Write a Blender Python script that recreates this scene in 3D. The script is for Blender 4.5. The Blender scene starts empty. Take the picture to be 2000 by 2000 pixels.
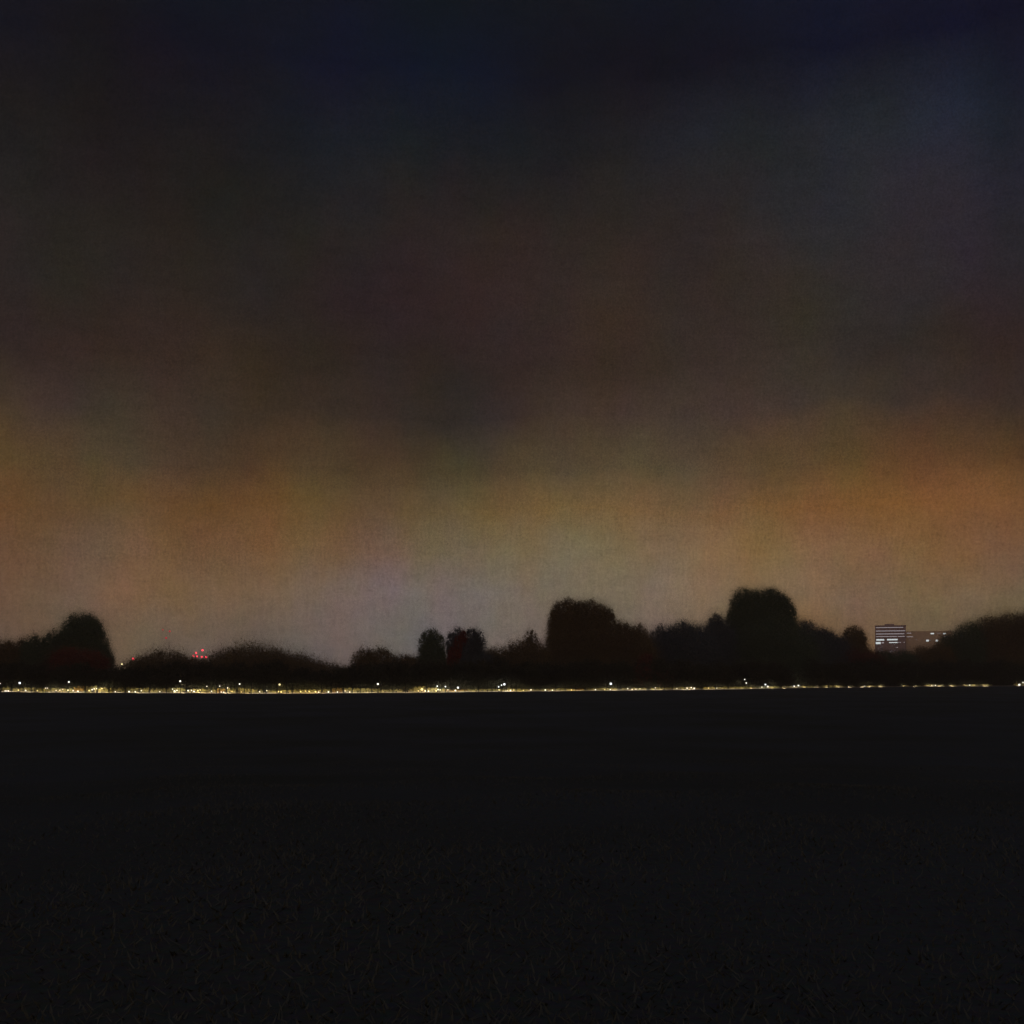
import bpy, bmesh, math, random
import numpy as np
from mathutils import Vector, Matrix
random.seed(7); rng = np.random.default_rng(7)
C = bpy.context.scene.collection
scene = bpy.context.scene
HAZE = 0.0002; F = 2222.0; EYE = 4.0; VH = 1317.0        # focal length in photo pixels, eye height, horizon row

# ------------------------------------------------------------------ helpers
def lin(c):
    out = []
    for v in c:
        v = v / 255.0
        out.append(v / 12.92 if v <= 0.04045 else ((v + 0.055) / 1.055) ** 2.4)
    return tuple(out)

def at(u, v, D): return Vector(((u - 1000) / F * D, D, EYE - (v - VH) / F * D))

BASE = [(-300, 1351), (0, 1352), (200, 1353.5), (500, 1355), (700, 1354), (800, 1353), (1000, 1351), (1200, 1349),
        (1400, 1347), (1600, 1343.5), (1800, 1341), (2000, 1340), (2400, 1338)]
def base_v(u):
    for (a, va), (b, vb) in zip(BASE, BASE[1:]):
        if u <= b:
            t = (u - a) / (b - a); return va + (vb - va) * t
    return BASE[-1][1]
def dist(u): return EYE * F / (base_v(u) - VH)       # metres to the near edge of the lit road

def mesh_obj(name, bm, mat, parent=None, smooth=False):
    me = bpy.data.meshes.new(name); bm.to_mesh(me); bm.free()
    me.materials.append(mat)
    if smooth:
        for p in me.polygons: p.use_smooth = True
    o = bpy.data.objects.new(name, me); C.objects.link(o)
    if parent: o.parent = parent
    return o

def np_obj(name, verts, faces_n, mat, parent=None):
    """verts (N*k,3) with consecutive k-gons"""
    k = faces_n; n = len(verts) // k
    me = bpy.data.meshes.new(name)
    me.vertices.add(len(verts)); me.vertices.foreach_set('co', np.asarray(verts, np.float32).ravel())
    me.loops.add(n * k); me.loops.foreach_set('vertex_index', np.arange(n * k, dtype=np.int32))
    me.polygons.add(n); me.polygons.foreach_set('loop_start', np.arange(0, n * k, k, dtype=np.int32))
    me.update(calc_edges=True); me.materials.append(mat)
    o = bpy.data.objects.new(name, me); C.objects.link(o)
    if parent: o.parent = parent
    return o

def tag(o, label, cat, group=None):
    o['label'] = label; o['category'] = cat
    if group: o['group'] = group
    return o

def thing(name, label, cat, loc, group=None, rz=0):
    o = bpy.data.objects.new(name, None); C.objects.link(o)
    o.empty_display_size = 0.3; o.location = loc; o.rotation_euler = (0, 0, rz)
    return tag(o, label, cat, group)

def struct(o): o['kind'] = 'structure'; return o

ONES = 'zeroth first second third fourth fifth sixth seventh eighth ninth tenth eleventh twelfth thirteenth fourteenth fifteenth sixteenth seventeenth eighteenth nineteenth'.split()
TENS = {2: ('twentieth', 'twenty'), 3: ('thirtieth', 'thirty'), 4: ('fortieth', 'forty'), 5: ('fiftieth', 'fifty'),
        6: ('sixtieth', 'sixty'), 7: ('seventieth', 'seventy'), 8: ('eightieth', 'eighty'), 9: ('ninetieth', 'ninety')}
def nth(n):
    if n < 20: return ONES[n]
    return TENS[n // 10][0] if n % 10 == 0 else TENS[n // 10][1] + '-' + ONES[n % 10]

def add_box(bm, x0, x1, y0, y1, z0, z1):
    r = bmesh.ops.create_cube(bm, size=1)
    for v in r['verts']:
        v.co = Vector(((x0 + x1) / 2 + v.co.x * (x1 - x0), (y0 + y1) / 2 + v.co.y * (y1 - y0), (z0 + z1) / 2 + v.co.z * (z1 - z0)))

def add_cone(bm, p, q, r0, r1, seg=8):
    p = Vector(p); q = Vector(q); d = q - p
    r = bmesh.ops.create_cone(bm, cap_ends=True, segments=seg, radius1=r0, radius2=r1, depth=d.length)
    M = Matrix.Translation((p + q) / 2) @ d.to_track_quat('Z', 'Y').to_matrix().to_4x4()
    bmesh.ops.transform(bm, matrix=M, verts=r['verts'])

# ------------------------------------------------------------------ materials
def mat(name, col, rough=0.9, noise=0.0, nscale=3.0, metal=0.0):
    m = bpy.data.materials.new(name); m.use_nodes = True
    nt = m.node_tree; b = nt.nodes['Principled BSDF']
    b.inputs['Roughness'].default_value = rough; b.inputs['Metallic'].default_value = metal
    b.inputs['Specular IOR Level'].default_value = 0.2
    if noise:
        tx = nt.nodes.new('ShaderNodeTexCoord'); n = nt.nodes.new('ShaderNodeTexNoise')
        n.inputs['Scale'].default_value = nscale; n.inputs['Detail'].default_value = 5
        r = nt.nodes.new('ShaderNodeValToRGB')
        r.color_ramp.elements[0].position = 0.3; r.color_ramp.elements[1].position = 0.7
        r.color_ramp.elements[0].color = (*[c * (1 - noise) for c in col], 1)
        r.color_ramp.elements[1].color = (*[c * (1 + noise) for c in col], 1)
        nt.links.new(tx.outputs['Object'], n.inputs['Vector']); nt.links.new(n.outputs['Fac'], r.inputs['Fac'])
        nt.links.new(r.outputs['Color'], b.inputs['Base Color'])
    else: b.inputs['Base Color'].default_value = (*col, 1)
    return m

def leaf_mat(name, c0, c1):
    m = bpy.data.materials.new(name); m.use_nodes = True
    nt = m.node_tree; b = nt.nodes['Principled BSDF']
    g = nt.nodes.new('ShaderNodeNewGeometry'); r = nt.nodes.new('ShaderNodeValToRGB')
    r.color_ramp.elements[0].color = (*c0, 1); r.color_ramp.elements[1].color = (*c1, 1)
    nt.links.new(g.outputs['Random Per Island'], r.inputs['Fac']); nt.links.new(r.outputs['Color'], b.inputs['Base Color'])
    b.inputs['Roughness'].default_value = 0.8; b.inputs['Specular IOR Level'].default_value = 0.1
    return m

def glow(name, col, s):
    m = bpy.data.materials.new(name); m.use_nodes = True
    b = m.node_tree.nodes['Principled BSDF']
    b.inputs['Base Color'].default_value = (*[c * .5 for c in col], 1)
    b.inputs['Emission Color'].default_value = (*col, 1); b.inputs['Emission Strength'].default_value = s
    return m

M = dict(
    green=leaf_mat('dark green leaves', (.045, .070, .045), (.115, .140, .092)),
    brown=leaf_mat('brown autumn leaves', (.080, .058, .030), (.180, .130, .066)),
    blue=leaf_mat('blue green leaves', (.050, .062, .078), (.105, .120, .140)),
    dark=leaf_mat('very dark leaves', (.028, .030, .020), (.066, .064, .046)),
    red=leaf_mat('dark red leaves', (.07, .020, .016), (.20, .046, .034)),
    rust=leaf_mat('rust leaves', (.09, .030, .022), (.18, .060, .042)),
    olive=leaf_mat('olive hedge leaves', (.15, .13, .045), (.36, .32, .13)),
    amber=leaf_mat('amber hedge leaves', (.18, .11, .025), (.36, .24, .07)),
    pale=leaf_mat('pale hedge leaves', (.22, .20, .09), (.42, .38, .18)),
    bark=mat('bark', (.06, .045, .035), .95, .3, 4),
    black=mat('black painted iron', (.012, .012, .012), .6),
    asphalt=mat('worn pale road', (.16, .14, .11), .9, .25, .8),
    kerb=mat('kerb stone', (.26, .23, .19), .9, .15, 2),
    white=glow('white lamp glass', (1, .95, .85), 1.6),
    cool=glow('cool lamp glass', (.92, .95, 1), 1.7),
    warm=glow('warm lamp glass', (1, .86, .42), 1.4),
    redlamp=glow('red beacon glass', (1, .06, .09), 2.2),
    redfaint=glow('faint red beacon glass', (1, .06, .09), 0.35),
    wing=mat('dusty brown cladding', (.72, .56, .43), .9, .1, .2),
    tower=mat('purple grey cladding', (.40, .30, .33), .8, .1, .2),
    win=glow('lit office glass', (.86, .80, .86), .34),
    winb=glow('bright office glass', (.84, .93, .95), .75),
    wind=glow('dim office glass', (.75, .75, .85), .16),
    paint=mat('white car paint', (.75, .75, .76), .35), tyre=mat('tyre rubber', (.02, .02, .02), .9),
    glass=mat('dark car glass', (.02, .022, .026), .1),
)

# ------------------------------------------------------------------ sky
W = bpy.data.worlds.new('World'); scene.world = W; W.use_nodes = True
nt = W.node_tree; nt.nodes.clear(); L = nt.links
def node(t, **k):
    n = nt.nodes.new(t)
    for a, b in k.items(): setattr(n, a, b)
    return n
def math_(op, a, b=None, c=None):
    n = node('ShaderNodeMath', operation=op)
    for i, s in enumerate((a, b, c)):
        if s is None: continue
        if isinstance(s, (int, float)): n.inputs[i].default_value = s
        else: L.new(s, n.inputs[i])
    return n.outputs[0]
def noise_(vec, scale, detail, rough=.5):
    n = node('ShaderNodeTexNoise'); L.new(vec, n.inputs['Vector'])
    n.inputs['Scale'].default_value = scale; n.inputs['Detail'].default_value = detail; n.inputs['Roughness'].default_value = rough
    return n
tc = node('ShaderNodeTexCoord').outputs['Generated']
def vmath(op, a, b):
    n = node('ShaderNodeVectorMath', operation=op)
    for i, s in enumerate((a, b)):
        if isinstance(s, tuple): n.inputs[i].default_value = s
        else: L.new(s, n.inputs[i])
    return n.outputs[0]
warp = vmath('ADD', vmath('MULTIPLY', vmath('SUBTRACT', noise_(tc, 5, 4, .55).outputs['Color'], (.5, .5, .5)), (.07, .07, .05)),
             vmath('MULTIPLY', vmath('SUBTRACT', noise_(tc, 16, 3).outputs['Color'], (.5, .5, .5)), (.05, .05, .035)))
d = vmath('ADD', tc, warp)
sx = node('ShaderNodeSeparateXYZ'); L.new(d, sx.inputs[0])
az = math_('ADD', math_('DIVIDE', math_('ARCTAN2', sx.outputs[0], sx.outputs[1]), 2 * math.pi), .5)
el = math_('ARCSINE', math_('MINIMUM', math_('MAXIMUM', sx.outputs[2], -1.0), 1.0))
COLS = [0, 200, 400, 600, 800, 1000, 1200, 1400, 1600, 1800, 2000]
ROWS = [
 (1300, [(86,70,58),(94,80,66),(92,82,72),(96,86,80),(94,88,88),(106,96,84),(104,94,88),(108,88,72),(102,78,52),(94,76,58),(90,74,62)]),
 (1240, [(90,74,60),(98,84,68),(96,82,65),(99,86,75),(95,92,97),(106,95,80),(104,94,84),(108,88,70),(106,80,52),(98,80,58),(96,80,66)]),
 (1160, [(94,74,58),(104,84,64),(108,86,61),(103,86,68),(101,97,100),(108,97,82),(110,98,84),(116,95,72),(114,92,70),(112,90,68),(104,84,66)]),
 (1080, [(96,70,50),(96,78,60),(106,80,54),(104,78,48),(98,86,78),(110,96,66),(112,98,78),(118,94,66),(120,92,60),(116,86,56),(108,78,54)]),
 (1000, [(100,68,40),(92,72,48),(98,70,40),(98,70,38),(90,76,60),(104,84,44),(110,88,58),(108,82,56),(116,82,42),(116,80,42),(110,76,46)]),
 (920,  [(96,72,42),(80,70,56),(80,60,42),(88,64,42),(74,62,46),(88,72,46),(84,74,56),(92,80,58),(100,76,46),(94,67,41),(90,63,42)]),
 (820,  [(70,58,45),(72,61,49),(70,60,44),(66,54,38),(54,48,42),(60,52,44),(74,62,50),(76,68,52),(72,63,48),(62,54,46),(68,52,42)]),
 (720,  [(57,48,42),(62,49,38),(64,54,38),(54,48,34),(52,44,38),(58,50,42),(64,54,42),(66,58,44),(64,56,46),(56,50,46),(58,46,42)]),
 (600,  [(50,46,42),(54,48,38),(50,46,38),(52,44,38),(54,42,40),(60,48,42),(66,54,42),(60,52,44),(64,56,46),(56,54,54),(48,46,50)]),
 (450,  [(42,40,34),(44,38,34),(42,40,36),(46,42,36),(50,46,42),(56,46,38),(56,48,40),(50,48,42),(50,52,48),(54,54,58),(40,40,46)]),
 (300,  [(36,34,30),(34,32,32),(34,34,34),(34,37,38),(36,41,44),(32,36,36),(38,38,38),(42,44,46),(44,48,48),(46,54,60),(32,36,48)]),
 (150,  [(24,26,34),(28,25,26),(24,26,36),(22,26,40),(22,27,40),(22,27,36),(24,25,32),(26,26,32),(22,26,36),(22,26,42),(22,24,38)]),
 (0,    [(22,22,24),(22,24,32),(22,24,36),(20,23,34),(20,24,34),(22,24,30),(22,24,32),(22,24,34),(20,24,38),(20,24,40),(24,24,34)]),
 (-900, [(40,40,46)] * 11),
]
UP = {1300: 1.4, 1240: 1.35, 1160: 1.25, 1080: 1.15, 1000: 1.04, 920: .84, 820: .78, 720: .71, 600: .70, 450: .72, 300: .70, 150: .76, 0: .86}     # makes up for the haze in front
BACK = 4.6          # unseen sky behind the viewer, brightened as added fill for trees and ground
prev = None; pe = None
for v, cols in ROWS:
    e = math.atan((VH - v) / F) if v > -500 else 1.1
    r = node('ShaderNodeValToRGB'); cr = r.color_ramp; cr.interpolation = 'B_SPLINE'
    avg = tuple(sum(c[i] for c in cols) / 11 for i in range(3))
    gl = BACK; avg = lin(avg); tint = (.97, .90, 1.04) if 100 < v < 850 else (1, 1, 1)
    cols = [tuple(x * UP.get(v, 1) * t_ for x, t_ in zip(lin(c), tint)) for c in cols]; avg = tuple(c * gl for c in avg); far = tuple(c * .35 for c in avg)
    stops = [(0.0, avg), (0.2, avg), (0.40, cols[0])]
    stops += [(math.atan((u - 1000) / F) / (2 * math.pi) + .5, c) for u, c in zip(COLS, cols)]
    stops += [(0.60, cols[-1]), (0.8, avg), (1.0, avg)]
    cr.elements[0].position, cr.elements[1].position = stops[0][0], stops[-1][0]
    cr.elements[0].color = (*stops[0][1], 1); cr.elements[1].color = (*stops[-1][1], 1)
    for p, c in stops[1:-1]:
        el_ = cr.elements.new(p); el_.color = (*c, 1)
    L.new(az, r.inputs['Fac'])
    if prev is None: prev = r.outputs['Color']
    else:
        mr = node('ShaderNodeMapRange', interpolation_type='LINEAR')
        L.new(el, mr.inputs['Value']); mr.inputs['From Min'].default_value = pe; mr.inputs['From Max'].default_value = e
        mx = node('ShaderNodeMix', data_type='RGBA'); L.new(mr.outputs[0], mx.inputs['Factor'])
        L.new(prev, mx.inputs['A']); L.new(r.outputs['Color'], mx.inputs['B']); prev = mx.outputs['Result']
    pe = e
# canvas-like streaks, mottling and grain laid over the sky
s1 = noise_(vmath('MULTIPLY', tc, (30, 30, 130)), 1.0, 6, .62).outputs['Fac']
s2 = noise_(vmath('MULTIPLY', tc, (420, 420, 60)), 1.0, 4, .6).outputs['Fac']
s3 = noise_(tc, 640, 2, .6).outputs['Fac']
s4 = noise_(tc, 9, 6, .6).outputs['Fac']
k = math_('ADD', math_('ADD', math_('MULTIPLY', math_('SUBTRACT', s1, .5), .30), math_('MULTIPLY', math_('SUBTRACT', s2, .5), .40)),
          math_('ADD', math_('MULTIPLY', math_('SUBTRACT', s3, .5), .80), math_('MULTIPLY', math_('SUBTRACT', s4, .5), .35)))
k = math_('ADD', k, 1.0)
hue = noise_(vmath('MULTIPLY', tc, (13, 13, 9)), 1.0, 5, .55).outputs['Color']
hue = vmath('ADD', vmath('MULTIPLY', vmath('SUBTRACT', hue, (.5, .5, .5)), (.62, .34, .80)), (1, 1, 1))
prev = vmath('MULTIPLY', prev, hue)
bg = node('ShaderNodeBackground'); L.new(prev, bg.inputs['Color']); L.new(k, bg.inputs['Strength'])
out = node('ShaderNodeOutputWorld'); L.new(bg.outputs[0], out.inputs['Surface'])

# ------------------------------------------------------------------ ground, road
def mound(x, y): return 2.35 * math.exp(-(x * x + y * y) / (38.0 ** 2))
def ground_z(x, y):
    r = math.hypot(x, y)
    return mound(x, y) + 0.05 * math.exp(-(r / 80) ** 2) * (math.sin(x * .9 + .3 * y) + math.sin(y * .7 - .5 * x) - 1)
n = 161; ts = np.linspace(-1, 1, n); ax = np.sign(ts) * (np.abs(ts) ** 3) * 1400
vs = [(x, y, ground_z(x, y)) for y in ax for x in ax]
fs = [(j * n + i, j * n + i + 1, (j + 1) * n + i + 1, (j + 1) * n + i) for j in range(n - 1) for i in range(n - 1)]
me = bpy.data.meshes.new('ground'); me.from_pydata(vs, [], fs); me.update()
for p in me.polygons: p.use_smooth = True
gm = bpy.data.materials.new('night grass'); gm.use_nodes = True
g = gm.node_tree; b = g.nodes['Principled BSDF']; b.inputs['Roughness'].default_value = 1; b.inputs['Specular IOR Level'].default_value = 0
tx = g.nodes.new('ShaderNodeTexCoord'); n1 = g.nodes.new('ShaderNodeTexNoise'); n1.inputs['Scale'].default_value = .07; n1.inputs['Detail'].default_value = 8
n2 = g.nodes.new('ShaderNodeTexNoise'); n2.inputs['Scale'].default_value = 14; n2.inputs['Detail'].default_value = 5
r1 = g.nodes.new('ShaderNodeValToRGB'); r1.color_ramp.elements[0].color = (.088, .094, .080, 1); r1.color_ramp.elements[1].color = (.106, .118, .124, 1)
r1.color_ramp.elements[0].position = .35; r1.color_ramp.elements[1].position = .68
mx = g.nodes.new('ShaderNodeMix'); mx.data_type = 'RGBA'; mx.blend_type = 'MULTIPLY'; mx.inputs['Factor'].default_value = .6
g.links.new(tx.outputs['Object'], n1.inputs['Vector']); g.links.new(tx.outputs['Object'], n2.inputs['Vector'])
g.links.new(n1.outputs['Fac'], r1.inputs['Fac']); g.links.new(r1.outputs['Color'], mx.inputs['A']); g.links.new(n2.outputs['Color'], mx.inputs['B'])
g.links.new(mx.outputs['Result'], b.inputs['Base Color'])
me.materials.append(gm); o = bpy.data.objects.new('ground', me); C.objects.link(o); struct(o)

def ribbon(name, off0, off1, z0, z1, mt):
    bm = bmesh.new(); rows = []
    for u in range(-260, 2381, 20):
        D = dist(u); x = (u - 1000) / F
        a, c = D + off0, D + off1
        rows.append([bm.verts.new(p) for p in ((x * a, a, z0), (x * a, a, z1), (x * c, c, z1), (x * c, c, z0))])
    for p, q in zip(rows, rows[1:]):
        for i in range(3): bm.faces.new((p[i], q[i], q[i + 1], p[i + 1]))
    return struct(mesh_obj(name, bm, mt))
ribbon('road', 0, 4.2, 0, .01, M['asphalt'])
ribbon('kerb', 4.2, 4.5, 0, .12, M['kerb'])

# ------------------------------------------------------------------ foliage
def leaves(lobes, dens, size, lo=0.0, halo=.14):
    """lobes: (centre, rx, ry, rz) -> quads scattered through the volume, thinning outward"""
    out = []; sizes = []
    for (c, rx, ry, rz) in lobes:
        N = int(dens * math.pi * rx * rz)
        K = max(8, N // 28)                       # clump centres give an uneven mass
        cd = rng.normal(size=(K, 3)); cd /= np.linalg.norm(cd, axis=1)[:, None]
        cr = rng.random(K) ** (1 / 2.5) * .90
        idx = rng.integers(0, K, N)
        p = cd[idx] * cr[idx][:, None] + rng.normal(size=(N, 3)) * .085
        H = int(N * halo * 7)                     # thin twigs and small leaves round the rim
        hd = rng.normal(size=(H, 3)); hd /= np.linalg.norm(hd, axis=1)[:, None]
        ph = hd * (.84 + np.abs(rng.normal(size=H)) * .21)[:, None]
        z = np.concatenate([np.ones(N), np.full(H, .30)])
        p = np.concatenate([p, ph]) * np.array([rx, ry, rz]) + np.array(c)
        k_ = p[:, 2] > lo
        out.append(p[k_]); sizes.append(z[k_])
    p = np.concatenate(out); N = len(p)
    a = rng.normal(size=(N, 3)); a /= np.linalg.norm(a, axis=1)[:, None]
    b = np.cross(a, rng.normal(size=(N, 3))); b /= np.linalg.norm(b, axis=1)[:, None]
    s = (size * np.concatenate(sizes) * (.6 + .8 * rng.random(N)))[:, None] * .5
    q = np.stack([p - a * s, p + b * s * .7, p + a * s, p - b * s * .7], axis=1)
    return q.reshape(-1, 3)

def tree(name, label, lobes_px, off, colour, cat='tree', group='trees along the far edge of the field', dens=180, size=.30, trunk=True, halo=.14):
    um = sum(l[0] for l in lobes_px) / len(lobes_px)
    D = dist(um) + off
    base = Vector(((um - 1000) / F * D, D, 0))
    root = thing(name, label, cat, base, group)
    s = D / F; lob = []
    for (u, v, ru, rv) in lobes_px:
        ru *= 1.12; rv *= 1.05
        c = at(u, v, D) - base
        c.y += random.uniform(-.25, .25) * ru * s
        lob.append((tuple(c), ru * s, ru * s * .9, rv * s))
    np_obj('crown', leaves(lob, dens, size, lo=.15, halo=halo), 4, M[colour], root)
    if trunk:
        bm = bmesh.new(); top = max(l[0][2] for l in lob); r0 = .028 * top + .12
        fork = Vector((0, 0, top * .35)); add_cone(bm, (0, 0, 0), fork, r0, r0 * .72, 10)
        for l in lob[:4]:
            add_cone(bm, fork - Vector((0, 0, .1)), Vector(l[0]), r0 * .62, r0 * .12, 7)
        mesh_obj('trunk', bm, M['bark'], root, True)
    return root

T = [
 ('broad_tree', 'dark low tree cut by the left edge of the photo', [(-30,1290,45,40),(18,1292,36,42),(45,1292,22,44)], 30, 'brown'),
 ('broad_tree', 'dark stepped tree joining the left side of the tall round tree', [(72,1290,28,50),(102,1280,24,48),(120,1290,20,60)], 34, 'green'),
 ('round_tree', 'tall dark round-headed tree, highest at the left end', [(163,1238,36,42),(150,1262,34,50),(182,1262,30,55),(166,1290,46,48),(200,1300,24,45)], 38, 'green'),
 ('copper_bush', 'reddish bush at the foot of the tall round tree on the left', [(140,1302,40,36),(175,1305,38,34),(115,1312,30,24)], 16, 'rust'),
 ('domed_tree', 'low smooth domed tree between the red lights on the left', [(328,1330,62,62),(285,1332,54,50),(372,1330,46,46)], 60, 'brown'),
 ('domed_tree', 'wide smooth domed tree right of the red light cluster', [(488,1335,72,80),(445,1335,62,68),(535,1335,60,68)], 62, 'brown'),
 ('sloping_tree', 'low dark tree sloping down right of the wide dome', [(580,1336,64,58),(630,1338,56,46),(675,1338,48,38)], 58, 'brown'),
 ('flat_topped_tree', 'squat flat-topped dark tree left of the two slim trees', [(712,1306,26,40),(745,1306,32,41),(785,1314,32,36),(805,1320,22,38)], 44, 'brown'),
 ('slim_tree', 'slim upright dark green tree left of the red tree', [(843,1264,25,35),(846,1292,26,42),(838,1312,38,38)], 40, 'green'),
 ('slim_tree', 'dark forked tree standing behind the red tree', [(892,1260,20,34),(926,1260,22,34),(912,1290,32,42),(930,1308,38,38),(890,1314,34,34)], 40, 'blue'),
 ('red_tree', 'narrow crimson-leaved tree, the reddest in the treeline', [(884,1298,11,34),(894,1266,8,24),(878,1320,12,18),(904,1246,8,16)], 15, 'red'),
 ('low_tree', 'low dark tree right of the red tree', [(968,1306,40,42),(1012,1298,34,47),(1048,1302,30,42)], 40, 'brown'),
 ('slim_tree', 'thin sparse upright tree against the left side of the big blocky tree', [(1036,1260,15,32),(1044,1284,24,36)], 52, 'brown'),
 ('blocky_tree', 'big blocky dark brown tree right of centre', [(1110,1206,32,37),(1150,1204,36,33),(1180,1216,22,34),(1088,1224,18,42),(1120,1250,50,48),(1165,1260,40,50),(1130,1295,70,50),(1100,1275,36,50)], 42, 'brown'),
 ('broad_tree', 'dark lower tree joined to the right of the big blocky tree', [(1212,1256,26,44),(1246,1262,26,44),(1235,1290,48,54)], 36, 'brown'),
 ('rust_bush', 'dim rust-red bush below the notch right of the blocky tree', [(1262,1296,16,20),(1252,1318,24,20),(1290,1324,22,16)], 12, 'rust'),
 ('broad_tree', 'bluish dark tree left of the tallest tree', [(1295,1266,30,46),(1335,1258,32,46),(1368,1264,28,44),(1330,1285,74,56)], 40, 'blue'),
 ('slim_tree', 'small dark tree leaning on the left side of the tallest tree', [(1400,1238,22,40),(1402,1275,40,62)], 46, 'blue'),
 ('tall_tree', 'tallest tree of the line, twin-topped and very dark', [(1452,1188,26,40),(1478,1192,30,42),(1508,1186,30,38),(1532,1206,24,42),(1440,1220,22,40),(1495,1240,62,56),(1495,1280,92,66)], 38, 'green'),
 ('broad_tree', 'dark tree stepping down right of the tallest tree', [(1572,1258,36,46),(1608,1268,32,42),(1636,1285,28,42),(1590,1292,74,54)], 36, 'blue'),
 ('small_tree', 'small round brown tree left of the lit office tower', [(1667,1250,23,28),(1670,1280,32,30)], 44, 'brown'),
 ('copper_bush', 'reddish bush below the small round tree by the office tower', [(1655,1300,36,34),(1695,1304,32,31)], 24, 'rust'),
 ('broad_tree', 'dark low tree in front of the lit office tower', [(1722,1304,30,34),(1758,1306,32,36)], 40, 'green'),
 ('low_tree', 'dark low tree in front of the brown office wing', [(1798,1300,34,36),(1832,1296,30,38)], 42, 'brown'),
 ('sloping_tree', 'dark rising tree right of the office wing', [(1862,1285,34,50),(1888,1274,34,58),(1880,1310,44,30)], 44, 'green'),
 ('hillside_tree', 'large dark tree filling the right edge of the photo', [(1930,1258,44,54),(1975,1252,46,56),(2020,1250,50,60),(1960,1300,70,40)], 40, 'brown'),
]
for nm, lb, lobes, off, col in T:
    bush = 'bush' in nm
    tree(nm, lb, lobes, off, col, 'bush' if bush else 'tree',
         'bushes at the foot of the treeline' if bush else 'trees along the far edge of the field', trunk=True,
         halo=.22, dens=90 if 'sparse' in lb else 180)
# dark shrubs that close the foot of the treeline
us = list(range(-40, 2060, 62))
for i, u in enumerate(us):
    uu = u + random.uniform(-8, 8)
    bv = base_v(uu)
    want = 1302 if 205 < uu < 270 else 1300 if 560 < uu < 700 else 1288
    top = (bv - want + random.uniform(-4, 5)) / 1.75
    tree('dark_shrub', f'unlit dark shrub behind the bright strip, {nth(i+1)} from the left end',
         [(uu - 14, bv - top * .62, 30, top * .95), (uu + 16, bv - top * .72, 30, top)], 9 + random.uniform(0, 4), 'dark',
         'shrub', 'dark shrubs behind the bright strip', dens=150, size=.31)

# ------------------------------------------------------------------ lit shrubs
S = [(-8,1,1343),(4,19,1341),(26,44,1342),(46,60,1342),(63,83,1342),(85,98,1343),(101,120,1343),(120,144,1344),(144,165,1338),(168,190,1338),
 (192,211,1341),(214,243,1342),(247,271,1340),(273,292,1341),(294,324,1344),(327,345,1342),(345,362,1343),(366,400,1345),(400,411,1345),(414,422,1343),
 (424,441,1344),(444,460,1343),(466,476,1342),(478,490,1344),(492,514,1345),(520,540,1347.5),(542,559,1347.5),(561,569,1347.5),(573,599,1346),(600,627,1346),
 (629,646,1345),(648,670,1343),(672,687,1342),(689,702,1343),(705,725,1343),(727,743,1343),(745,766,1346),(769,787,1346),(797,808,1345),(808,831,1340),
 (834,856,1342),(856,870,1345),(870,890,1346),(890,913,1346),(913,934,1346),(936,960,1345),(962,989,1345),(990,1008,1344),(1010,1035,1345),(1035,1060,1345),
 (1060,1084,1344),(1086,1103,1344),(1105,1123,1344),(1125,1140,1344),(1146,1168,1343.5),(1168,1206,1343),(1215,1262,1343),(1272,1297,1342),(1299,1312,1341.5),(1314,1336,1341.5),
 (1337,1365,1341.5),(1374,1396,1341.5),(1398,1420,1341),(1424,1464,1341),(1464,1490,1340.5),(1490,1515,1340),(1515,1560,1339.5),(1560,1600,1339.5),(1600,1617,1338.7),
 (1619,1652,1338.5),(1652,1700,1338.5),(1700,1735,1338.2),(1762,1790,1337.5),(1790,1810,1337),(1810,1830,1336),(1830,1850,1336),(1850,1870,1337),(1870,1900,1336.5),
 (1900,1938,1336),(1978,2012,1333.5)]
TONE = {8: 'amber', 20: 'amber', 42: 'amber', 31: 'amber', 43: 'amber', 53: 'amber', 9: 'pale', 36: 'pale', 37: 'pale', 34: 'pale', 39: 'pale', 40: 'pale'}
WORD = {'olive': 'olive', 'amber': 'amber', 'pale': 'pale'}
HOFF = 5.6
for i, (u0, u1, tv) in enumerate(S):
    uc = (u0 + u1) / 2; D = dist(uc) + HOFF; s = D / F
    w = (u1 - u0) * s; h = at(uc, tv, D).z
    tone = TONE.get(i, 'pale' if uc > 1480 else 'olive')
    base = Vector(((uc - 1000) / F * D, D, 0))
    shape = 'rounded' if (w < 2.4 and h > 1.15) else ('long flat' if w > 4 else 'clipped')
    root = thing('hedge_shrub', f'{WORD[tone]} {shape} lamplit shrub, {nth(i+1)} from the left along the bright strip', 'shrub', base, 'lamplit shrubs in the bright strip')
    # follow the strip's direction
    D2 = dist(u1); D1 = dist(u0)
    p0 = Vector(((u0 - 1000) / F * (D1 + HOFF), D1 + HOFF, 0)) - base; p1 = Vector(((u1 - 1000) / F * (D2 + HOFF), D2 + HOFF, 0)) - base
    m = max(2, int(round(w / .9))); lob = []
    for j in range(m):
        t = (j + .5) / m; p = p0.lerp(p1, t)
        edge = 1 - .16 * abs(2 * t - 1) ** 2 if shape == 'rounded' else 1
        hh = h * edge * random.uniform(.90, 1.0)
        lob.append(((p.x, p.y, hh * .5), w / m * .62, .55, hh * .52))
    np_obj('foliage', leaves(lob, 520, .19, lo=.03, halo=.06), 4, M[tone], root)
    for j in range(m):
        bm = bmesh.new()
        c = lob[j][0]; add_cone(bm, (c[0], c[1], 0), (c[0] + random.uniform(-.1, .1), c[1], h * .75), .05, .015, 6)
        mesh_obj('stem', bm, M['bark'], root)

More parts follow.
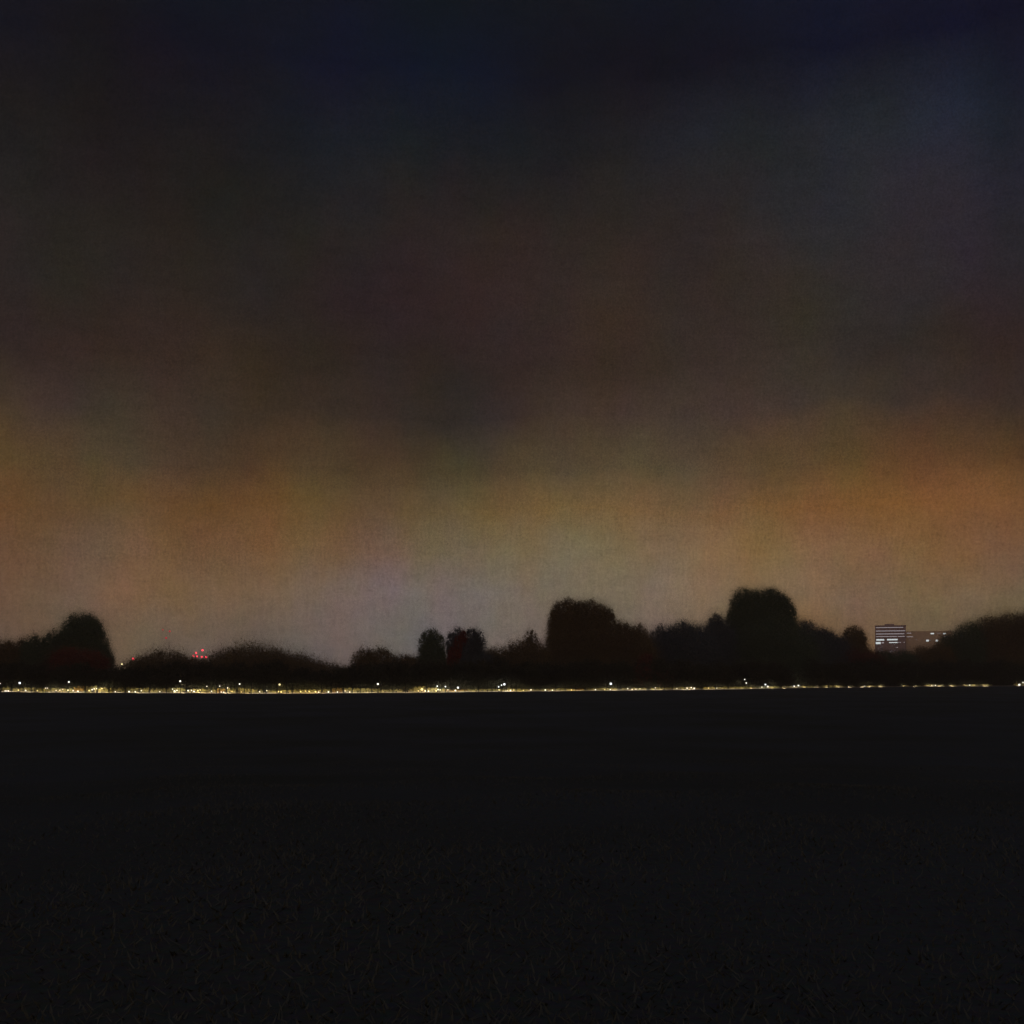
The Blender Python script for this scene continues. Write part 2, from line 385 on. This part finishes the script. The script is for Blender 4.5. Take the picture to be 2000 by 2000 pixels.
# ------------------------------------------------------------------ posts
POSTS = [(2.5,0),(22.5,0),(61.5,0),(84,1),(99.5,0),(166.5,1),(191,0),(213,0),(245,0),(272,0),(293,0),(325.5,0),(364,0),(423,0),(443,0),(462.5,0),(464.8,0),
 (477,0),(491,0),(515.5,0),(518.5,0),(541,0),(560,1),(571,0),(628,0),(647,0),(671,0),(688,0),(703.5,0),(726,0),(744,0),(767.5,1),(792,0),(832.5,0),(935,0),(961,0),(989.5,0),
 (1009,0),(1085,0),(1104,0),(1124,0),(1143,0),(1210,0),(1267,0),(1298,0),(1313,0),(1337,0),(1370,0),(1397,0),(1422,0),(1618,0),(1748,0),(1960,0)]
pm = bmesh.new(); add_cone(pm, (0, 0, 0), (0, 0, 1), .085, .07, 10)
post_mesh = bpy.data.meshes.new('post'); pm.to_mesh(post_mesh); pm.free(); post_mesh.materials.append(M['black'])
fm = bmesh.new(); bmesh.ops.create_uvsphere(fm, u_segments=10, v_segments=6, radius=.11)
fin_mesh = bpy.data.meshes.new('finial'); fm.to_mesh(fin_mesh); fm.free(); fin_mesh.materials.append(M['black'])
for i, (u, tall) in enumerate(POSTS):
    D = dist(u) - (.4 if tall else -.3); h = 2.4 if tall else 1.9
    if u > 900: h = 1.4
    root = thing('boundary_post', f'{"tall" if tall else "slim"} black post against the lit shrubs, {nth(i+1)} from the left', 'post', ((u - 1000) / F * D, D, 0), 'black posts along the field edge')
    a = bpy.data.objects.new('shaft', post_mesh); C.objects.link(a); a.parent = root; a.scale = (1, 1, h)
    b = bpy.data.objects.new('finial', fin_mesh); C.objects.link(b); b.parent = root; b.location = (0, 0, h + .06)

# ------------------------------------------------------------------ lamps
def sphere_mesh(name, mt):
    bm = bmesh.new(); bmesh.ops.create_uvsphere(bm, u_segments=16, v_segments=10, radius=1)
    me = bpy.data.meshes.new(name); bm.to_mesh(me); bm.free(); me.materials.append(mt)
    for p in me.polygons: p.use_smooth = True
    return me
GL = {k: sphere_mesh('globe', M[k]) for k in ('white', 'cool', 'warm', 'redlamp', 'redfaint')}
bm = bmesh.new(); add_cone(bm, (0, 0, 0), (0, 0, 1), .07, .045, 10); pole_mesh = bpy.data.meshes.new('pole'); bm.to_mesh(pole_mesh); bm.free(); pole_mesh.materials.append(M['black'])
bm = bmesh.new(); add_cone(bm, (0, 0, 0), (0, 0, .35), 1.0, .15, 14); cap_mesh = bpy.data.meshes.new('cap'); bm.to_mesh(cap_mesh); bm.free(); cap_mesh.materials.append(M['black'])
bm = bmesh.new(); add_cone(bm, (0, 0, 0), (0, 0, .12), .16, .13, 12); add_cone(bm, (0, 0, .12), (0, 0, .3), .11, .08, 12)
foot_mesh = bpy.data.meshes.new('foot'); bm.to_mesh(foot_mesh); bm.free(); foot_mesh.materials.append(M['black'])
def spot(parent, loc, target, power, col, size=150, blend=.6):
    ld = bpy.data.lights.new('bulb', 'SPOT'); ld.energy = power; ld.color = col; ld.spot_size = math.radians(size); ld.spot_blend = blend; ld.shadow_soft_size = .12
    lo = bpy.data.objects.new('bulb', ld); C.objects.link(lo); lo.parent = parent; lo.location = loc
    lo.rotation_euler = (Vector(target) - Vector(loc)).to_track_quat('-Z', 'Y').to_euler()
LC = {'white': (1, .86, .6), 'cool': (.95, .9, .8), 'warm': (1, .78, .32)}
def lamp(u, v, r, kind, label, name, group, off=1.5, power=60, glow_=True, cat='street lamp'):
    D = dist(u) + off; s = D / F; p = at(u, v, D); rr = r * s * .62
    z = max(p.z, rr + .12)
    root = thing(name, label, cat, (p.x, D, 0), group)
    def ch(n, me, loc, sc):
        o = bpy.data.objects.new(n, me); C.objects.link(o); o.parent = root; o.location = loc; o.scale = sc; return o
    ch('pole', pole_mesh, (0, 0, 0), (1, 1, max(.05, z - rr))); ch('foot', foot_mesh, (0, 0, 0), (1, 1, min(1, z)))
    ch('globe', GL[kind], (0, 0, z), (rr, rr, rr))
    if name == 'street_lamp':
        ch('cap', cap_mesh, (0, 0, z + rr * .9), (rr * .7, rr * .7, rr * .7))
        spot(root, (0, .0, z - rr - .05), (0, 3.0, .1), power, LC[kind], 84)
    else:
        spot(root, (0, rr + .04, z), (0, 3.0, z - 1.0), power, LC[kind], 78, .8)
HI = [(0,1335,2,'white'),(38.5,1334,3.2,'cool'),(134.5,1332,2.6,'white'),(352,1330.5,2.8,'white'),(404,1340.5,1.6,'white'),(429,1340,1.5,'white'),(444,1343.5,2.2,'white'),(468,1336,2.4,'white'),
 (546,1337,3,'warm'),(738,1336,3,'white'),(854,1340,2,'cool'),(870,1341,2,'cool'),(894.5,1343,3,'cool'),(974,1341.5,2,'cool'),(979.5,1338,1.9,'cool'),(985,1336.5,3.3,'cool'),
 (1193,1335.5,3.5,'cool'),(1454.5,1327,1.7,'white'),(1457.5,1334,2,'white'),(1495,1337,2.5,'cool'),(1499.5,1341,2.5,'white'),(1551,1340,2,'cool'),(1559.5,1339,2.4,'white'),
 (1991,1337.5,3,'white'),(1998,1333,1.7,'white')]
for i, (u, v, r, kd) in enumerate(HI):
    kw = {'white': 'white', 'cool': 'cool white', 'warm': 'warm yellow'}[kd]
    sz = 'small' if r < 2.1 else ('large' if r >= 3 else 'round')
    lamp(u, v, r, kd, f'{sz} {kw} globe lamp above the lit shrubs, {nth(i+1)} from the left', 'street_lamp', 'globe lamps above the bright strip', power=850)
lamp(238, 1297, 2.6, 'warm', 'lone warm lamp high in the treeline left of the low domed tree', 'street_lamp', None, off=34, power=40)
LO = [(10,1349.5,1.8,0),(13.2,1349.5,1.5,0),(16.2,1349.5,1.7,0),(36,1348,2.2,1),(50,1348.5,2.2,0),(73,1349,1.9,1),(89,1344,1.3,0),(92.3,1344,1.3,0),(109.5,1348.5,1.5,0),(117,1348,1.4,0),(122.5,1346.5,1.3,0),
 (133,1348,1.6,0),(143,1349,2,0),(152,1350,2.3,0),(174,1349,2.2,1),(180,1347,2.2,0),(184,1345.5,1.8,0),(188.5,1345,1.5,0),(199,1345,1.4,1),(225,1351.5,1.7,0),(252,1352,2.4,0),(264,1352,2.1,0),(276,1349,1.9,0),(312,1351,1.8,0),(337,1346,1.7,0),(341,1350,2.8,0),(345.5,1348.5,2,0),(367.5,1349,2.2,0),(374,1348.5,1.7,0),(379,1350.5,2.3,0),(386.5,1349,2,1),(391,1347.5,1.6,1),
 (413,1350,1.9,0),(432,1351.5,1.6,0),(437,1352,1.6,0),(453,1351,1.3,1),(471.5,1351.5,1.3,1),(507,1351,1.9,0),(521,1349,1.7,0),(544,1351,1.7,1),(549,1351.5,2.2,1),(587,1351,2.1,1),(597,1350,1.7,1),
 (604,1350.5,1.9,1),(616,1351,2.3,1),(622.5,1352,1.8,0),(641.5,1352,2.5,0),(659,1352,2.1,0),(674,1349.5,1.4,0),(683,1352,1.7,0),(817,1349.5,1.7,1),(824,1346.5,3.8,1),(830.5,1349.5,2.1,0),(837,1350,2,0),
 (852,1349.5,2.1,1),(855.5,1347,2.1,0),(859.5,1347.5,1.6,0),(875,1347.5,1.3,0),(889.5,1348.5,2.3,0),(974.5,1347.5,1.9,1),(990,1349,1.7,0),(997,1348.5,1.9,0),(1003.5,1348,1.5,1),(1022,1348.5,1.5,1),
 (1037,1347.5,2.1,0),(1065,1348.5,2.4,0),(1079,1348,1.9,0),(1116,1348,1.9,1),(1163,1347.5,2,0),(1181,1347.5,1.6,1),(1192,1347,1.8,0),(1226,1345,1.9,0),(1234.5,1347,1.6,0),(1242,1346,1.5,0),(1250,1345.5,1.4,0),
 (1280,1343.5,1.6,0),(1322,1345,1.5,0),(1342,1344,2,0),(1350,1343,2,0),(1356,1344.5,2.4,0),(1384,1344,1.8,1),(1400,1344,1.4,0),(1488,1342,1.5,0),(1689,1340,1.1,0),(1820,1338.8,1.3,0),(1827,1338.6,1.5,0),(1894,1338,1.7,0)]
for i, (u, v, r, y) in enumerate(LO):
    lamp(u, v, r, 'warm' if y else 'white', f'{"small" if r < 1.8 else "bright"} {"yellow" if y else "white"} low lamp among the lit shrubs, {nth(i+1)} from the left',
         'bollard_lamp', 'low lamps in the bright strip', off=1.5, power=560, cat='bollard lamp')
# added fill lights in hoods, lighting the hedge where no lamp is seen
bm = bmesh.new(); add_box(bm, -.14, .14, -.06, .10, .12, .34); add_box(bm, -.03, .03, -.03, .03, 0, .12)
add_box(bm, -.17, .17, -.09, .16, .34, .37)
hood_mesh = bpy.data.meshes.new('hood'); bm.to_mesh(hood_mesh); bm.free(); hood_mesh.materials.append(M['black'])
lit = sorted([u for u, *_ in LO] + [u for u, *_ in HI])
gaps = []; u = 0
while u < 1990:
    if min(abs(u - x) for x in lit) > 13 and not any(abs(u - x) < 14 for x in gaps): gaps.append(u); u += 22
    else: u += 3
gaps = [g for g in gaps if not (1738 < g < 1758 or 1942 < g < 1975)]
for i, u in enumerate(gaps):
    D = dist(u) + 1.5
    root = thing('hedge_fill_light', f'small hooded fill light added facing the lit shrubs, {nth(i+1)} from the left', 'garden light', ((u - 1000) / F * D, D, 0), 'added fill lights in front of the lit shrubs')
    o = bpy.data.objects.new('hood', hood_mesh); C.objects.link(o); o.parent = root
    bmx = bmesh.new(); add_box(bmx, -.11, .11, .104, .112, .15, .31); mesh_obj('lens', bmx, M['warm'], root)
    spot(root, (0, .2, .28), (0, 3.0, -.6), 780, (1, .84, .56), 78, .8)

# ------------------------------------------------------------------ red beacons
RED = [(260,1287,2.9,'redlamp','lone bright red light left of the low domed tree'),
 (378,1281,2.4,'redlamp','red light at the left end of the red cluster'),(383,1275,2.2,'redlamp','red light one step up the left side of the red cluster'),
 (385,1282,2.4,'redlamp','red light in the lower left middle of the red cluster'),(394,1283,2.6,'redlamp','red light low in the right middle of the red cluster'),
 (395.5,1270,2.5,'redlamp','topmost light of the red cluster'),(402.5,1283.5,2.7,'redlamp','red light at the right end of the red cluster'),
 (318,1230,1.6,'redfaint','faint red light highest above the low domed tree'),(331.5,1233,2.2,'redfaint','faint red light right of the highest faint one'),
 (324.5,1246,2.4,'redfaint','lowest faint red light above the low domed tree')]
for u, v, r, kd, lb in RED:
    D = dist(u) + 90; s = D / F; p = at(u, v, D)
    root = thing('warning_light', lb, 'warning light', (p.x, D, 0), 'red warning lights beyond the trees')
    bm = bmesh.new(); add_cone(bm, (0, 0, 0), (0, 0, p.z), .05, .02, 6); mesh_obj('mast', bm, M['tower'], root)
    o = bpy.data.objects.new('lamp', GL[kd]); C.objects.link(o); o.parent = root; o.location = (0, 0, p.z); o.scale = (r * s * .8,) * 3

# ------------------------------------------------------------------ office building
BD = 1000.0
def bx(u0, u1, v0, v1, y0, y1):
    a = at(u0, v0, BD); b = at(u1, v1, BD); return (a.x, b.x, y0, y1, b.z, a.z)
org = Vector((at(1709, 0, BD).x, BD, 0))
FACE = -math.atan2(org.x + 13, BD); SQ = math.cos(FACE)
def sub(t): return ((t[0] - org.x) * SQ, (t[1] - org.x) * SQ, t[2], t[3], t[4], t[5])
root = thing('office_building', 'distant office tower with bright horizontal window bands', 'building', org, rz=FACE)
bm = bmesh.new(); t = sub(bx(1709, 1769, 1223, 1300, 0, 22)); add_box(bm, t[0], t[1], 0, 22, 0, t[5])
mesh_obj('wall', bm, M['tower'], root)
bm = bmesh.new(); add_box(bm, t[0] - .25, t[1] + .25, -.25, 22.25, t[5], t[5] + .6); add_box(bm, t[0] + 8, t[0] + 16, 6, 14, t[5] + .6, t[5] + 2.0)
mesh_obj('roof', bm, M['tower'], root)
bands = [(1711,1764,1226,1.1,'win'),(1711,1767.5,1232.6,1.3,'win'),(1711,1766,1238.4,1.3,'win'),(1711,1752,1243.5,1.1,'win'),(1753.5,1767,1243.5,1.1,'win'),
 (1711.5,1727,1249.8,2.8,'winb'),(1732.5,1753,1249.6,2.6,'winb'),(1710.5,1720,1256,4,'winb'),(1722,1726.5,1255.5,2.2,'win'),(1736.5,1753,1255.3,1.6,'winb'),(1754.5,1756.2,1255.3,1.3,'win'),(1757.5,1759.3,1255.3,1.3,'win'),(1765,1766.7,1255.3,1.3,'win')]
for a in range(26):
    uu = random.choice([random.uniform(1712, 1723), random.uniform(1738, 1752)]); vv = 1259.5 + random.randrange(6) * 2.7
    bands.append((uu, uu + random.uniform(.8, 2.2), vv, random.uniform(.7, 1.4), random.choice(['win', 'wind', 'wind'])))
used = set()
for (u0, u1, v, h, mk) in bands:
    key = (round(u0 / 2.4), round(v, 1))
    if key in used: continue
    used.add(key)
    q = sub(bx(u0, u1, v - h / 2, v + h / 2, 0, 0))
    bm = bmesh.new(); add_box(bm, q[0], q[1], -.12, .1, q[4], q[5]); w = mesh_obj('window', bm, M[mk], root)
    bm = bmesh.new(); add_box(bm, q[0] - .1, q[1] + .1, -.3, .05, q[4] - .22, q[4] - .02); mesh_obj('sill', bm, M['tower'], w)
WD = BD - 4.5
wo = Vector((at(1769.6, 0, WD).x, WD, 0))
root2 = thing('office_wing', 'low brown office wing beside the lit tower with a few lit windows', 'building', wo, rz=FACE)
a = at(1769.6, 1234, WD); b_ = at(1858, 1234, WD); wl = (b_.x - wo.x) * SQ
bm = bmesh.new(); add_box(bm, .1, wl, 0, 18, 0, a.z); mesh_obj('wall', bm, M['wing'], root2)
bm = bmesh.new(); add_box(bm, .1, wl + .3, -.3, 18.3, a.z, a.z + .4); mesh_obj('roof', bm, M['wing'], root2)
for (u0, u1, v, h, mk) in [(1771,1780,1236.8,1.0,'win'),(1771,1783,1243.7,1.0,'win'),(1776,1777.6,1250,1.2,'wind'),(1789,1790.5,1250,1.2,'wind'),(1817,1823.5,1238,2.3,'winb'),
     (1829,1836,1237.6,.8,'wind'),(1841,1846,1238.2,2.4,'winb'),(1843.5,1845.5,1244.6,1.8,'win'),(1808.5,1813.5,1251.6,3.2,'winb'),(1815,1817,1251,1.4,'wind'),(1827,1831.5,1251.6,3.4,'winb')]:
    p = at(u0, v - h / 2, WD); q = at(u1, v + h / 2, WD); p.x = wo.x + (p.x - wo.x) * SQ; q.x = wo.x + (q.x - wo.x) * SQ
    bm = bmesh.new(); add_box(bm, p.x - wo.x, q.x - wo.x, -.12, .1, q.z, p.z); w = mesh_obj('window', bm, M[mk], root2)
    bm = bmesh.new(); add_box(bm, p.x - wo.x - .1, q.x - wo.x + .1, -.3, .05, q.z - .22, q.z - .02); mesh_obj('sill', bm, M['wing'], w)

# ------------------------------------------------------------------ grass near the viewer
N = 80000
rr = 4.2 + 66 * rng.random(N) ** 1.4; th = (rng.random(N) - .5) * 1.15
gx = rr * np.sin(th); gy = rr * np.cos(th)
gz = np.array([ground_z(a, b) for a, b in zip(gx, gy)])
h = .02 + .045 * rng.random(N); w = .006 + .007 * rng.random(N); ang = rng.random(N) * 6.283
lx = rng.normal(size=N) * .05; ly = rng.normal(size=N) * .05
P0 = np.stack([gx - np.cos(ang) * w, gy - np.sin(ang) * w, gz - .01], 1); P1 = np.stack([gx + np.cos(ang) * w, gy + np.sin(ang) * w, gz - .01], 1)
P2 = np.stack([gx + lx, gy + ly, gz + h], 1)
gr = np_obj('grass', np.stack([P0, P1, P2], 1).reshape(-1, 3), 3, leaf_mat('grass blades', (.072, .079, .068), (.088, .095, .084)))
gr['kind'] = 'stuff'; gr['label'] = 'dark rough grass over the near field'; gr['category'] = 'grass'

# ------------------------------------------------------------------ haze
hm = bpy.data.materials.new('night haze'); hm.use_nodes = True; h_ = hm.node_tree; h_.nodes.clear()
pv = h_.nodes.new('ShaderNodeVolumePrincipled'); pv.inputs['Color'].default_value = (.8, .78, .8, 1); pv.inputs['Density'].default_value = HAZE
ho = h_.nodes.new('ShaderNodeOutputMaterial'); h_.links.new(pv.outputs[0], ho.inputs['Volume'])
bm = bmesh.new(); add_box(bm, -1450, 1450, -1450, 1450, -1, 62); hz = mesh_obj('haze', bm, hm); hz['kind'] = 'stuff'
hz['label'] = 'thin night haze over the field and trees'; hz['category'] = 'haze'

# ------------------------------------------------------------------ camera, settings
cam = bpy.data.cameras.new('camera'); co = bpy.data.objects.new('camera', cam); C.objects.link(co)
co.location = (0, 0, EYE); co.rotation_euler = (math.pi / 2, 0, 0)
cam.sensor_width = 36; cam.lens = F / 2000 * 36; cam.shift_y = (VH - 1000) / 2000; cam.clip_end = 8000; cam.clip_start = .1
scene.camera = co
scene.view_settings.view_transform = 'Standard'; scene.view_settings.look = 'None'; scene.view_settings.exposure = 0; scene.view_settings.gamma = 1
scene.render.resolution_x = scene.render.resolution_y = 1024
